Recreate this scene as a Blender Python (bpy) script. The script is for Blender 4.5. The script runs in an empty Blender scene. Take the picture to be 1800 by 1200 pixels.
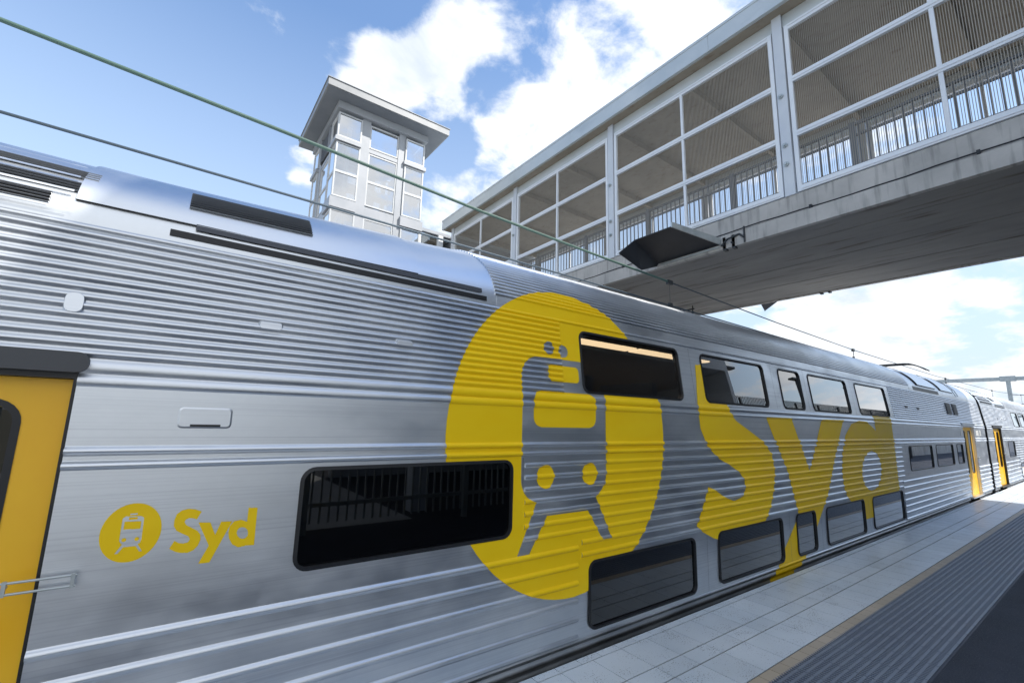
import bpy, math, random
from mathutils import Vector, Matrix
random.seed(7)
PI = math.pi
sc = bpy.context.scene
col = sc.collection

# ------------------------------------------------------------------ camera
H = 1.65
cam_d = bpy.data.cameras.new('camera'); cam = bpy.data.objects.new('camera', cam_d); col.objects.link(cam)
cam_d.sensor_width = 36.0; cam_d.lens = 36.0*796.9/1800.0
cam_d.clip_start = 0.05; cam_d.clip_end = 3000
R3 = Matrix(((0.80409272, -0.12179683, -0.58189383), (-0.59395657, -0.12259292, -0.79510161), (0.02550479, 0.98495508, -0.1709181)))
# rows are the world axes seen from the camera; make it a proper rotation
R3[1] = -R3[1] if R3.determinant() < 0 else R3[1]
cam.matrix_world = Matrix.Translation((0, 0, H)) @ R3.to_4x4()
sc.camera = cam

# ------------------------------------------------------------------ sun and sky
SUN = Vector((0.37, -0.58, 0.75)).normalized()
sun_d = bpy.data.lights.new('sun', 'SUN'); sun = bpy.data.objects.new('sun', sun_d); col.objects.link(sun)
sun_d.energy = 2.0; sun_d.angle = math.radians(0.55); sun_d.color = (1.0, 0.95, 0.87)
sun.rotation_euler = (-SUN).to_track_quat('-Z', 'Y').to_euler()
sun.location = SUN*50

world = bpy.data.worlds.new('World'); sc.world = world; world.use_nodes = True
wt = world.node_tree; wt.nodes.clear()
def N(nt, t, **kw):
    n = nt.nodes.new(t)
    for k, v in kw.items(): setattr(n, k, v)
    return n
def build_world():
    L = wt.links.new
    out = N(wt, 'ShaderNodeOutputWorld'); bg = N(wt, 'ShaderNodeBackground'); L(bg.outputs[0], out.inputs[0])
    bg.inputs['Strength'].default_value = 0.095
    sky = N(wt, 'ShaderNodeTexSky', sky_type='NISHITA'); sky.sun_disc = False
    sky.sun_elevation = math.asin(SUN.z); sky.sun_rotation = math.atan2(SUN.x, SUN.y)
    sky.air_density = 1.15; sky.dust_density = 0.2; sky.ozone_density = 2.2
    tint = N(wt, 'ShaderNodeMix', data_type='RGBA', blend_type='MULTIPLY'); tint.inputs['Factor'].default_value = 1; L(sky.outputs[0], tint.inputs['A']); tint.inputs['B'].default_value = (0.92, 0.96, 1.0, 1)
    tc = N(wt, 'ShaderNodeTexCoord')
    sep = N(wt, 'ShaderNodeSeparateXYZ'); L(tc.outputs['Generated'], sep.inputs[0])
    def M(op, a, b=None, c=None, clamp=False):
        n = N(wt, 'ShaderNodeMath', operation=op); n.use_clamp = clamp
        for i, v in enumerate((a, b, c)):
            if v is None: continue
            if isinstance(v, (int, float)): n.inputs[i].default_value = v
            else: L(v, n.inputs[i])
        return n.outputs[0]
    zc = M('MAXIMUM', sep.outputs[2], 0.0)
    k = M('DIVIDE', 1.0, M('ADD', zc, 0.32))
    cmb = N(wt, 'ShaderNodeCombineXYZ')
    L(M('MULTIPLY', sep.outputs[0], k), cmb.inputs[0]); L(M('MULTIPLY', sep.outputs[1], k), cmb.inputs[1]); cmb.inputs[2].default_value = 3.7
    def noise(scale, det, rough, dist, vec, off=0):
        n = N(wt, 'ShaderNodeTexNoise'); n.inputs['Scale'].default_value = scale; n.inputs['Detail'].default_value = det
        n.inputs['Roughness'].default_value = rough; n.inputs['Distortion'].default_value = dist
        mp = N(wt, 'ShaderNodeMapping'); mp.inputs['Location'].default_value = (off, off*0.7, off*1.3); L(vec, mp.inputs[0]); L(mp.outputs[0], n.inputs['Vector'])
        return n.outputs['Fac']
    big = noise(2.3, 10.0, 0.58, 0.35, cmb.outputs[0], 1.3)
    fine = noise(7.5, 8.0, 0.62, 0.25, cmb.outputs[0], 5.1)
    dens = M('ADD', M('MULTIPLY', M('SUBTRACT', big, 0.5), 1.7), M('MULTIPLY', M('SUBTRACT', fine, 0.5), 1.25))
    # cloud banks and clear holes of this afternoon's sky, with unseen ones added behind the camera, by compass direction: (direction, radius in degrees, weight)
    banks = [((0.29, 0.725, 0.63), 6, .30), ((0.34, 0.645, 0.68), 6, .22), ((0.22, 0.76, 0.61), 4, .12),
             ((0.52, 0.66, 0.54), 12, .34), ((0.43, 0.80, 0.42), 7, .30), ((0.60, 0.50, 0.63), 13, .30), ((0.66, 0.36, 0.66), 12, .22), ((0.56, 0.47, 0.68), 4, -.22), ((0.47, 0.50, 0.72), 4, -.15),
             ((0.413, 0.655, 0.632), 4.0, -.30), ((0.475, 0.575, 0.665), 3.5, -.2), ((0.39, 0.745, 0.54), 3.5, -.25), ((0.45, 0.78, 0.44), 2.0, -.2),
             ((0.94, 0.27, 0.19), 9, .40), ((0.90, 0.40, 0.16), 8, .36), ((0.975, 0.19, 0.085), 10, .40), ((0.972, 0.165, 0.165), 4.5, -.42), ((0.982, 0.09, 0.15), 4.0, -.25),
             ((0.968, 0.09, 0.235), 4, .1), ((0.97, 0.13, 0.20), 4, .22), ((0.90, 0.13, 0.30), 10, .12),
             ((-0.12, 0.86, 0.50), 32, -.70), ((0.10, 0.80, 0.58), 12, -.12), ((-0.4, 0.6, 0.68), 30, -.45),
             ((0.035, 0.772, 0.635), 4.0, .80), ((-0.055, 0.843, 0.535), 3, .78), ((0.135, 0.868, 0.475), 4, .82), ((0.14, 0.90, 0.42), 3, .5), ((0.183, 0.758, 0.626), 5, .62), ((0.19, 0.80, 0.565), 4, .5), ((0.24, 0.74, 0.625), 5, .3),
             ((0.05, -0.75, 0.55), 60, .24), ((-0.55, -0.55, 0.6), 50, .24), ((-0.25, -0.78, 0.57), 38, .45), ((0.96, -0.25, 0.2), 25, .15)]  # out of view; the strongest bank is added to whiten the near steel
    acc = dens
    for d, cr, w in banks:
        d = Vector(d).normalized()
        dp = N(wt, 'ShaderNodeVectorMath', operation='DOT_PRODUCT'); L(tc.outputs['Generated'], dp.inputs[0]); dp.inputs[1].default_value = d
        mr = N(wt, 'ShaderNodeMapRange', interpolation_type='SMOOTHSTEP'); L(dp.outputs['Value'], mr.inputs[0])
        mr.inputs[1].default_value = math.cos(math.radians(cr)); mr.inputs[2].default_value = 1.0; mr.inputs[3].default_value = 0; mr.inputs[4].default_value = w
        acc = M('ADD', acc, mr.outputs[0])
    m = N(wt, 'ShaderNodeMapRange', interpolation_type='SMOOTHSTEP'); L(acc, m.inputs[0])
    m.inputs[1].default_value = 0.02; m.inputs[2].default_value = 0.40; m.inputs[3].default_value = 0; m.inputs[4].default_value = 1
    # cloud body: brilliant tops, slightly grey where thick
    g = N(wt, 'ShaderNodeMapRange', interpolation_type='SMOOTHSTEP'); L(noise(4.2, 7.0, 0.6, 0.3, cmb.outputs[0], 12.0), g.inputs[0]); g.inputs[1].default_value = 0.46; g.inputs[2].default_value = 0.72
    cr_ = N(wt, 'ShaderNodeMix', data_type='RGBA'); L(g.outputs[0], cr_.inputs['Factor'])
    cr_.inputs['A'].default_value = (4.15, 4.3, 4.5, 1); cr_.inputs['B'].default_value = (2.9, 3.25, 3.8, 1)
    veil = M('MULTIPLY', noise(1.6, 5.0, 0.6, 0.3, cmb.outputs[0], 9.0), 0.0)
    hz = N(wt, 'ShaderNodeMapRange'); L(zc, hz.inputs[0]); hz.inputs[1].default_value = 0.0; hz.inputs[2].default_value = 0.68; hz.inputs[3].default_value = 1.0; hz.inputs[4].default_value = 0.0
    pale = N(wt, 'ShaderNodeMix', data_type='RGBA'); L(hz.outputs[0], pale.inputs['Factor']); L(tint.outputs['Result'], pale.inputs['A']); pale.inputs['B'].default_value = (2.75, 3.2, 3.75, 1)
    mix = N(wt, 'ShaderNodeMix', data_type='RGBA'); L(m.outputs[0], mix.inputs['Factor']); L(pale.outputs['Result'], mix.inputs['A']); L(cr_.outputs['Result'], mix.inputs['B'])
    dim = N(wt, 'ShaderNodeMapRange', interpolation_type='SMOOTHSTEP'); L(zc, dim.inputs[0]); dim.inputs[1].default_value = 0.0; dim.inputs[2].default_value = 0.6; dim.inputs[3].default_value = 0.95; dim.inputs[4].default_value = 1.0
    dm = N(wt, 'ShaderNodeMix', data_type='RGBA', blend_type='MULTIPLY'); dm.inputs['Factor'].default_value = 1; L(pale.outputs['Result'], dm.inputs['A']); L(dim.outputs[0], dm.inputs['B']); L(dm.outputs['Result'], mix.inputs['A'])
    L(mix.outputs['Result'], bg.inputs['Color'])
build_world()
sc.view_settings.view_transform = 'Standard'; sc.view_settings.look = 'None'
sc.view_settings.exposure = 1.52; sc.view_settings.gamma = 1.0; sc.view_settings.use_curve_mapping = False
sc.cycles.max_bounces = 10; sc.cycles.transparent_max_bounces = 24; sc.cycles.glossy_bounces = 6

# ------------------------------------------------------------------ materials
def mat(name, base=(.5, .5, .5), rough=.5, metal=0.0, emit=None, spec=None):
    m = bpy.data.materials.new(name); m.use_nodes = True
    b = m.node_tree.nodes['Principled BSDF']
    b.inputs['Base Color'].default_value = (*base, 1); b.inputs['Roughness'].default_value = rough; b.inputs['Metallic'].default_value = metal
    if emit: b.inputs['Emission Color'].default_value = (*emit[0], 1); b.inputs['Emission Strength'].default_value = emit[1]
    if spec is not None: b.inputs['Specular IOR Level'].default_value = spec
    return m
def noisy(m, c0, c1, scale=3.0, stretch=(1, 1, 1), detail=6, lo=.35, hi=.65, rough=None, bump=None, bscale=None, second=None):
    """base colour varies between c0 and c1 by noise in object space; optional roughness range, bump and a second multiplying noise"""
    nt = m.node_tree; L = nt.links.new; b = nt.nodes['Principled BSDF']
    tc = N(nt, 'ShaderNodeTexCoord'); mp = N(nt, 'ShaderNodeMapping'); mp.inputs['Scale'].default_value = stretch; L(tc.outputs['Object'], mp.inputs[0])
    n = N(nt, 'ShaderNodeTexNoise'); n.inputs['Scale'].default_value = scale; n.inputs['Detail'].default_value = detail; n.inputs['Roughness'].default_value = .6; L(mp.outputs[0], n.inputs['Vector'])
    r = N(nt, 'ShaderNodeMapRange'); L(n.outputs['Fac'], r.inputs[0]); r.inputs[1].default_value = lo; r.inputs[2].default_value = hi
    mx = N(nt, 'ShaderNodeMix', data_type='RGBA'); L(r.outputs[0], mx.inputs['Factor']); mx.inputs['A'].default_value = (*c0, 1); mx.inputs['B'].default_value = (*c1, 1)
    res = mx.outputs['Result']
    if second:
        sc2, st2, lo2, hi2, c2 = second
        mp2 = N(nt, 'ShaderNodeMapping'); mp2.inputs['Scale'].default_value = st2; L(tc.outputs['Object'], mp2.inputs[0])
        n2 = N(nt, 'ShaderNodeTexNoise'); n2.inputs['Scale'].default_value = sc2; n2.inputs['Detail'].default_value = 5; L(mp2.outputs[0], n2.inputs['Vector'])
        r2 = N(nt, 'ShaderNodeMapRange'); L(n2.outputs['Fac'], r2.inputs[0]); r2.inputs[1].default_value = lo2; r2.inputs[2].default_value = hi2
        m2 = N(nt, 'ShaderNodeMix', data_type='RGBA'); L(r2.outputs[0], m2.inputs['Factor']); L(res, m2.inputs['A']); m2.inputs['B'].default_value = (*c2, 1)
        res = m2.outputs['Result']
    L(res, b.inputs['Base Color'])
    if rough:
        rr = N(nt, 'ShaderNodeMapRange'); L(n.outputs['Fac'], rr.inputs[0]); rr.inputs[1].default_value = lo; rr.inputs[2].default_value = hi
        rr.inputs[3].default_value = rough[0]; rr.inputs[4].default_value = rough[1]; L(rr.outputs[0], b.inputs['Roughness'])
    if bump:
        n3 = N(nt, 'ShaderNodeTexNoise'); n3.inputs['Scale'].default_value = bscale or scale*4; n3.inputs['Detail'].default_value = 4; L(tc.outputs['Object'], n3.inputs['Vector'])
        bp = N(nt, 'ShaderNodeBump'); bp.inputs['Strength'].default_value = bump; bp.inputs['Distance'].default_value = .02; L(n3.outputs['Fac'], bp.inputs['Height']); L(bp.outputs[0], b.inputs['Normal'])
    return m
steel = noisy(mat('stainless_steel', metal=1.0), (.66, .69, .73), (.77, .795, .825), 2.0, (1, 1, 2.2), rough=(.33, .48), second=(4, (.10, 1, 22), .50, .95, (.50, .52, .57)))
steel_roof = noisy(mat('roof_steel', metal=1.0), (.66, .69, .73), (.76, .79, .82), 1.4, (1, 1, 1), rough=(.30, .42))
yellow = noisy(mat('livery_yellow', rough=.35), (.96, .625, .008), (.98, .67, .012), 3, (.6, 1, 2), rough=(.34, .46))
yellow.node_tree.nodes['Principled BSDF'].inputs['Specular IOR Level'].default_value = .22
orange = noisy(mat('door_orange', rough=.4), (.95, .50, .014), (.98, .55, .02), 4, (1, 1, .6), rough=(.3, .45))
rubber = mat('black_rubber', (.012, .013, .016), .45)
blade_m = mat('louvre_blade', (.30, .32, .35), .4, .5)
hood_m = mat('door_hood_grey', (.075, .078, .085), .5, .3)
seam_m = mat('panel_joint', (.20, .21, .23), .5, .6)
dark = mat('dark_interior', (.022, .02, .02), .7)
under = noisy(mat('underframe', rough=.8), (.02, .02, .022), (.05, .045, .04), 3)
louvre_m = mat('louvre_dark', (.07, .076, .09), .45, .3)
strip_light = mat('interior_light', (.8, .8, .8), .5, emit=((1.0, .74, .42), 1.5))
lamp_w = mat('white_lens', (.75, .75, .72), .3)
red_l = mat('red_lens', (.45, .03, .02), .3)
def glass(name, tint, gloss_col=(1, 1, 1), rough=.01, ior=1.5, boost=0.0):
    m = bpy.data.materials.new(name); m.use_nodes = True; nt = m.node_tree; nt.nodes.clear(); L = nt.links.new
    o = N(nt, 'ShaderNodeOutputMaterial'); t = N(nt, 'ShaderNodeBsdfTransparent'); t.inputs[0].default_value = (*tint, 1)
    g = N(nt, 'ShaderNodeBsdfGlossy'); g.inputs['Roughness'].default_value = rough; g.inputs[0].default_value = (*gloss_col, 1)
    f = N(nt, 'ShaderNodeFresnel'); f.inputs[0].default_value = ior
    a = N(nt, 'ShaderNodeMath', operation='ADD'); a.use_clamp = True; L(f.outputs[0], a.inputs[0]); a.inputs[1].default_value = boost
    mx = N(nt, 'ShaderNodeMixShader'); L(a.outputs[0], mx.inputs[0]); L(t.outputs[0], mx.inputs[1]); L(g.outputs[0], mx.inputs[2]); L(mx.outputs[0], o.inputs[0])
    return m
win_glass = glass('train_window_glass', (.24, .24, .25), ior=1.62, boost=.03)
def coated(m):
    """solar-control film: the glass turns mirror-like towards grazing angles"""
    nt = m.node_tree; L = nt.links.new; mx = [n for n in nt.nodes if n.type == 'MIX_SHADER'][0]
    lw = N(nt, 'ShaderNodeLayerWeight'); lw.inputs['Blend'].default_value = .5
    p = N(nt, 'ShaderNodeMath', operation='POWER'); L(lw.outputs['Facing'], p.inputs[0]); p.inputs[1].default_value = 3
    a = N(nt, 'ShaderNodeMath', operation='MULTIPLY_ADD'); a.use_clamp = True; L(p.outputs[0], a.inputs[0]); a.inputs[1].default_value = 1.35; a.inputs[2].default_value = .045
    L(a.outputs[0], mx.inputs[0])
coated(win_glass)
tower_glass = glass('tower_glass', (.78, .86, .90), boost=.55)
paint_w = noisy(mat('white_frame_paint', rough=.4), (.76, .80, .85), (.84, .87, .90), 1.5, rough=(.3, .45))
post_p = noisy(mat('grey_post_paint', rough=.4), (.60, .64, .70), (.68, .72, .76), 1.2, rough=(.3, .5))
fascia_m = noisy(mat('roof_fascia_metal', metal=.3), (.58, .62, .62), (.68, .71, .71), .9, (1, 1, 1), rough=(.3, .5), second=(2.5, (1, .25, 1), .6, .8, (.48, .52, .53)))
tow_white = noisy(mat('tower_white_paint', rough=.45), (.50, .52, .54), (.58, .60, .62), 1.5, rough=(.35, .5))
tow_grey = noisy(mat('tower_grey_panel', rough=.45), (.33, .355, .39), (.39, .41, .445), 1.2, rough=(.35, .5))
tow_roof = noisy(mat('tower_roof_grey', rough=.45), (.22, .235, .255), (.27, .285, .305), 1.2, rough=(.35, .5))
tow_soffit = noisy(mat('soffit_panel', rough=.6), (.17, .19, .22), (.21, .23, .26), 1.0)
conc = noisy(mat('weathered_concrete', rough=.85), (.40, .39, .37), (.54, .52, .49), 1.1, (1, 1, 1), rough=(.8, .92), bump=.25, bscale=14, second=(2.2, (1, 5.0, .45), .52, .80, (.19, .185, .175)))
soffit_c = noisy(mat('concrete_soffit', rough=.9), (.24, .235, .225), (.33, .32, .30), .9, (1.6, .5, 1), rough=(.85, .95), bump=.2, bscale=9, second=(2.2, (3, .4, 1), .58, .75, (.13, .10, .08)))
ceil_m = noisy(mat('bridge_ceiling', rough=.8), (.36, .31, .24), (.45, .39, .31), 1.3, (1, 1, 1), second=(5, (2, 1, 1), .56, .80, (.28, .21, .15)))
rail_m = mat('balustrade_grey', (.17, .175, .185), .5, .2)
screen_f = noisy(mat('overhead_screen_steel', rough=.5), (.018, .02, .026), (.03, .033, .04), 2)
galv = noisy(mat('galvanised_steel', metal=.55), (.42, .46, .47), (.54, .58, .58), 5, rough=(.35, .5))
cable_g = noisy(mat('green_wire_sheath', rough=.5), (.055, .115, .095), (.075, .14, .12), 6)
cable_d = mat('dark_wire', (.05, .075, .10), .45, .3)
bracket_m = mat('bracket_dark', (.05, .055, .06), .5, .5)

# wire screen: vertical wires 27 mm apart, open in between
def wire_screen():
    m = bpy.data.materials.new('wire_screen'); m.use_nodes = True; nt = m.node_tree; nt.nodes.clear(); L = nt.links.new
    o = N(nt, 'ShaderNodeOutputMaterial'); t = N(nt, 'ShaderNodeBsdfTransparent')
    d = N(nt, 'ShaderNodeBsdfPrincipled'); d.inputs['Base Color'].default_value = (.36, .33, .28, 1); d.inputs['Roughness'].default_value = .5
    tc = N(nt, 'ShaderNodeTexCoord'); s = N(nt, 'ShaderNodeSeparateXYZ'); L(tc.outputs['Object'], s.inputs[0])
    a = N(nt, 'ShaderNodeMath', operation='MULTIPLY'); L(s.outputs[1], a.inputs[0]); a.inputs[1].default_value = 1/.030
    f = N(nt, 'ShaderNodeMath', operation='FRACT'); L(a.outputs[0], f.inputs[0])
    g = N(nt, 'ShaderNodeMath', operation='LESS_THAN'); L(f.outputs[0], g.inputs[0]); g.inputs[1].default_value = .30
    mx = N(nt, 'ShaderNodeMixShader'); L(g.outputs[0], mx.inputs[0]); L(t.outputs[0], mx.inputs[1]); L(d.outputs[0], mx.inputs[2]); L(mx.outputs[0], o.inputs[0])
    return m
screen_m = wire_screen()

def tile_mat(name, c0, c1, spk, rough=(.3, .45), speck=True):
    m = mat(name); nt = m.node_tree; L = nt.links.new; b = nt.nodes['Principled BSDF']
    tc = N(nt, 'ShaderNodeTexCoord')
    n = N(nt, 'ShaderNodeTexNoise'); n.inputs['Scale'].default_value = 1.3; n.inputs['Detail'].default_value = 6; L(tc.outputs['Object'], n.inputs['Vector'])
    r = N(nt, 'ShaderNodeMapRange'); L(n.outputs['Fac'], r.inputs[0]); r.inputs[1].default_value = .35; r.inputs[2].default_value = .65
    mx = N(nt, 'ShaderNodeMix', data_type='RGBA'); L(r.outputs[0], mx.inputs['Factor']); mx.inputs['A'].default_value = (*c0, 1); mx.inputs['B'].default_value = (*c1, 1)
    # each tile its own tone
    at = N(nt, 'ShaderNodeAttribute', attribute_name='tone'); tm = N(nt, 'ShaderNodeMix', data_type='RGBA', blend_type='MULTIPLY'); tm.inputs['Factor'].default_value = 1
    L(mx.outputs['Result'], tm.inputs['A']); L(at.outputs['Color'], tm.inputs['B'])
    res = tm.outputs['Result']
    if speck:
        v = N(nt, 'ShaderNodeTexNoise'); v.inputs['Scale'].default_value = 95; v.inputs['Detail'].default_value = 3; L(tc.outputs['Object'], v.inputs['Vector'])
        v2 = N(nt, 'ShaderNodeTexNoise'); v2.inputs['Scale'].default_value = 6; v2.inputs['Detail'].default_value = 3; L(tc.outputs['Object'], v2.inputs['Vector'])
        s_ = N(nt, 'ShaderNodeMath', operation='MULTIPLY_ADD'); L(v2.outputs['Fac'], s_.inputs[0]); s_.inputs[1].default_value = .45; L(v.outputs['Fac'], s_.inputs[2])
        g = N(nt, 'ShaderNodeMapRange'); L(s_.outputs[0], g.inputs[0]); g.inputs[1].default_value = .86; g.inputs[2].default_value = .91; g.inputs[3].default_value = 0; g.inputs[4].default_value = .75
        m2 = N(nt, 'ShaderNodeMix', data_type='RGBA'); L(g.outputs[0], m2.inputs['Factor']); L(res, m2.inputs['A']); m2.inputs['B'].default_value = (*spk, 1); res = m2.outputs['Result']
    L(res, b.inputs['Base Color'])
    rr = N(nt, 'ShaderNodeMapRange'); L(n.outputs['Fac'], rr.inputs[0]); rr.inputs[1].default_value = .3; rr.inputs[2].default_value = .7; rr.inputs[3].default_value = rough[0]; rr.inputs[4].default_value = rough[1]; L(rr.outputs[0], b.inputs['Roughness'])
    return m
tile_w = tile_mat('white_tile', (.62, .70, .78), (.72, .79, .86), (.07, .08, .10))
tile_b = tile_mat('beige_brick', (.46, .39, .30), (.54, .46, .37), (.1, .1, .1), rough=(.5, .7), speck=False)
tile_t = tile_mat('tactile_tile', (.04, .05, .075), (.06, .072, .10), (.03, .03, .04), rough=(.5, .65), speck=False)
rib_t = tile_mat('tactile_ridge', (.17, .20, .26), (.22, .26, .32), (.03, .03, .04), rough=(.42, .6), speck=False)
grout = mat('dark_grout', (.06, .055, .05), .9)
asph = noisy(mat('asphalt', rough=.85), (.026, .034, .05), (.042, .052, .075), 2.2, bump=.5, bscale=160, second=(120, (1, 1, 1), .55, .7, (.10, .105, .12)))
ballast_m = noisy(mat('track_ballast', rough=.95), (.09, .08, .07), (.2, .18, .16), 30, bump=1.0, bscale=40)
bounce_m = noisy(mat('bounce_paving', rough=.8), (.50, .50, .49), (.60, .60, .58), 1.5)
grass_m = noisy(mat('ground_earth', rough=.95), (.20, .20, .15), (.30, .28, .22), .8, bump=.4)

# ------------------------------------------------------------------ mesh helpers
WL = {}                                                              # world location of every object built
class MB:
    def __init__(s): s.v = []; s.f = []; s.mi = []; s.nr = []; s.tone = []
    def face(s, pts, mi=0, nr=None, tone=1.0):
        i = len(s.v); s.v.extend([tuple(p) for p in pts]); s.f.append(tuple(range(i, i+len(pts)))); s.mi.append(mi); s.nr.append(nr); s.tone.append(tone)
    def box(s, x0, x1, y0, y1, z0, z1, mi=0, tone=1.0):
        a, b = sorted((x0, x1)); c, d = sorted((y0, y1)); e, f = sorted((z0, z1))
        P = [(a, c, e), (b, c, e), (b, d, e), (a, d, e), (a, c, f), (b, c, f), (b, d, f), (a, d, f)]
        for q in ((0, 3, 2, 1), (4, 5, 6, 7), (0, 1, 5, 4), (1, 2, 6, 5), (2, 3, 7, 6), (3, 0, 4, 7)): s.face([P[k] for k in q], mi, None, tone)
    def prism(s, bot, top, mi=0):                                    # two matching polygons
        n = len(bot); s.face(list(reversed(bot)), mi); s.face(top, mi)
        for i in range(n):
            j = (i+1) % n; s.face([bot[i], bot[j], top[j], top[i]], mi)
    def bar(s, p, q, r=.01, n=8, r2=None, mi=0):
        p = Vector(p); q = Vector(q); d = (q-p).normalized(); u = d.orthogonal().normalized(); w = d.cross(u); r2 = r if r2 is None else r2
        A = []; B = []
        for i in range(n):
            t = 2*PI*i/n; e = u*math.cos(t)+w*math.sin(t); A.append(p+e*r); B.append(q+e*r2)
        for i in range(n):
            j = (i+1) % n
            e = [(A[i]-p).normalized(), (A[j]-p).normalized()]
            s.face([A[i], A[j], B[j], B[i]], mi, [e[0], e[1], e[1], e[0]])
        s.face(list(reversed(A)), mi); s.face(B, mi)
    def path(s, pts, r=.01, n=8, mi=0):
        for a, b in zip(pts, pts[1:]): s.bar(a, b, r, n, mi=mi)
    def rbar(s, p, q, w, h, up=(0, 0, 1), mi=0):                     # rectangular bar
        p = Vector(p); q = Vector(q); d = (q-p).normalized(); upv = Vector(up); sd = d.cross(upv).normalized(); u = sd.cross(d)
        A = [p+sd*a*w/2+u*b*h/2 for a, b in ((-1, -1), (1, -1), (1, 1), (-1, 1))]; B = [x+(q-p) for x in A]
        s.prism(A, B, mi)
    def build(s, name, mats, parent=None, at=None):
        mats = mats if isinstance(mats, (list, tuple)) else [mats]
        if parent is not None: o0 = WL[parent.name]
        else: o0 = Vector(at) if at is not None else Vector((0, 0, 0))
        me = bpy.data.meshes.new(name)
        me.from_pydata([tuple(Vector(p)-o0) for p in s.v], [], s.f)
        for m in mats: me.materials.append(m)
        me.polygons.foreach_set('material_index', s.mi)
        if any(t != 1.0 for t in s.tone):
            ca = me.color_attributes.new('tone', 'FLOAT_COLOR', 'CORNER')
            k = 0
            for f, t in zip(s.f, s.tone):
                for _ in f: ca.data[k].color = (t, t, t, 1); k += 1
        if any(n is not None for n in s.nr):
            me.polygons.foreach_set('use_smooth', [True]*len(s.f))
            nn = []
            for i, f in enumerate(s.f):
                if s.nr[i] is None:
                    p = [Vector(s.v[k]) for k in f]; fn = (p[1]-p[0]).cross(p[2]-p[0])
                    fn = fn.normalized() if fn.length > 1e-12 else Vector((0, 0, 1))
                    nn.extend([tuple(fn)]*len(f))
                else: nn.extend([tuple(x) for x in s.nr[i]])
            me.normals_split_custom_set(nn)
        o = bpy.data.objects.new(name, me); col.objects.link(o)
        if parent is not None: o.parent = parent; WL[o.name] = o0.copy()
        else: o.location = o0; WL[o.name] = o0.copy()
        return o
def tag(o, label=None, cat=None, group=None, kind=None):
    if label: o['label'] = label
    if cat: o['category'] = cat
    if group: o['group'] = group
    if kind: o['kind'] = kind
    return o
def empty(name, loc, label=None, cat=None, group=None):
    o = bpy.data.objects.new(name, None); o.empty_display_size = .3; col.objects.link(o); o.location = loc; WL[o.name] = Vector(loc)
    return tag(o, label, cat, group)
def copy_tree(o, parent=None, skip=()):
    c = o.copy(); col.objects.link(c)
    if parent is not None: c.parent = parent
    for ch in list(o.children):
        if ch.get('only_first'): continue
        copy_tree(ch, c)
    return c

# ------------------------------------------------------------------ scanline shapes in the (x, key) plane of the carriage side
def poly_iv(poly, z):
    xs = []
    n = len(poly)
    for i in range(n):
        x0, z0 = poly[i]; x1, z1 = poly[(i+1) % n]
        if (z0 <= z) != (z1 <= z): xs.append(x0+(z-z0)*(x1-x0)/(z1-z0))
    xs.sort(); return [(xs[i], xs[i+1]) for i in range(0, len(xs)-1, 2)]
def union(A, B):
    r = []
    for a, b in sorted(A+B):
        if r and a <= r[-1][1]+1e-9: r[-1] = (r[-1][0], max(r[-1][1], b))
        else: r.append((a, b))
    return r
def subtract(A, B):
    for c, d in B:
        r = []
        for a, b in A:
            if d <= a or c >= b: r.append((a, b)); continue
            if c > a: r.append((a, c))
            if d < b: r.append((d, b))
        A = r
    return A
def clip(A, x0, x1): return [(max(a, x0), min(b, x1)) for a, b in A if min(b, x1) > max(a, x0)]
def shape_iv(ops, z):
    r = []
    for s, p in ops:
        r = union(r, poly_iv(p, z)) if s > 0 else subtract(r, poly_iv(p, z))
    return r
def rrect(x0, x1, z0, z1, r=.06, n=6, g=0.0):
    x0 -= g; x1 += g; z0 -= g; z1 += g; r += g; P = []
    for cx, cz, a in ((x1-r, z0+r, -PI/2), (x1-r, z1-r, 0), (x0+r, z1-r, PI/2), (x0+r, z0+r, PI)):
        for i in range(n+1): P.append((cx+r*math.cos(a+PI/2*i/n), cz+r*math.sin(a+PI/2*i/n)))
    return P
def ellipse(cx, cz, rx, rz, n=48): return [(cx+rx*math.cos(2*PI*i/n), cz+rz*math.sin(2*PI*i/n)) for i in range(n)]

# ------------------------------------------------------------------ carriage cross-section
D = 2.618; YC = D+1.52; ZR0 = 2.47; ZR1 = 3.225
def base(k):
    if k < .10: o = (.10-k)*.45
    elif k < 1.76: o = 0
    elif k < ZR0: o = (k-1.76)*.12
    else:
        t = min((k-ZR0)/(ZR1-ZR0), 1.0); o = .0852+(YC-D-.0852)*(1-math.sqrt(max(0, 1-t*t)))
    return D+o, k
def bnorm(k):
    h = .002; y0, z0 = base(k-h); y1, z1 = base(min(k+h, ZR1)); t = Vector((0, y1-y0, z1-z0))
    if k >= ZR1-.003: return Vector((0, 0, 1))
    n = Vector((0, -t.z, t.y)); return n.normalized()
def P3(x, k, off=0.0):
    y, z = base(k); n = bnorm(k); return Vector((x, y+n.y*off, z+n.z*off))
def profile(k0, k1, rib, n):
    """rows (key, point(y,z), normal) of the side between k0 and k1; rib(t) is the outward relief at t in 0..1"""
    rows = []
    if k0 >= 2.5:      # roof: spread evenly by arc angle
        a0 = math.asin((k0-ZR0)/(ZR1-ZR0)); a1 = math.asin(min(1, (k1-ZR0)/(ZR1-ZR0))); K = [ZR0+(ZR1-ZR0)*math.sin(a0+(a1-a0)*i/n) for i in range(n+1)]
    else: K = [k0+(k1-k0)*i/n for i in range(n+1)]
    pts = []
    for i, k in enumerate(K):
        r = rib(i/n) if rib else 0.0; p = P3(0, k, r); pts.append(p)
    for i, k in enumerate(K):
        a = pts[max(0, i-1)]; b = pts[min(n, i+1)]; t = b-a; nn = Vector((0, -t.z, t.y)).normalized() if t.length > 1e-9 else Vector((0, -1, 0))
        rows.append((k, pts[i], nn))
    return rows
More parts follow.
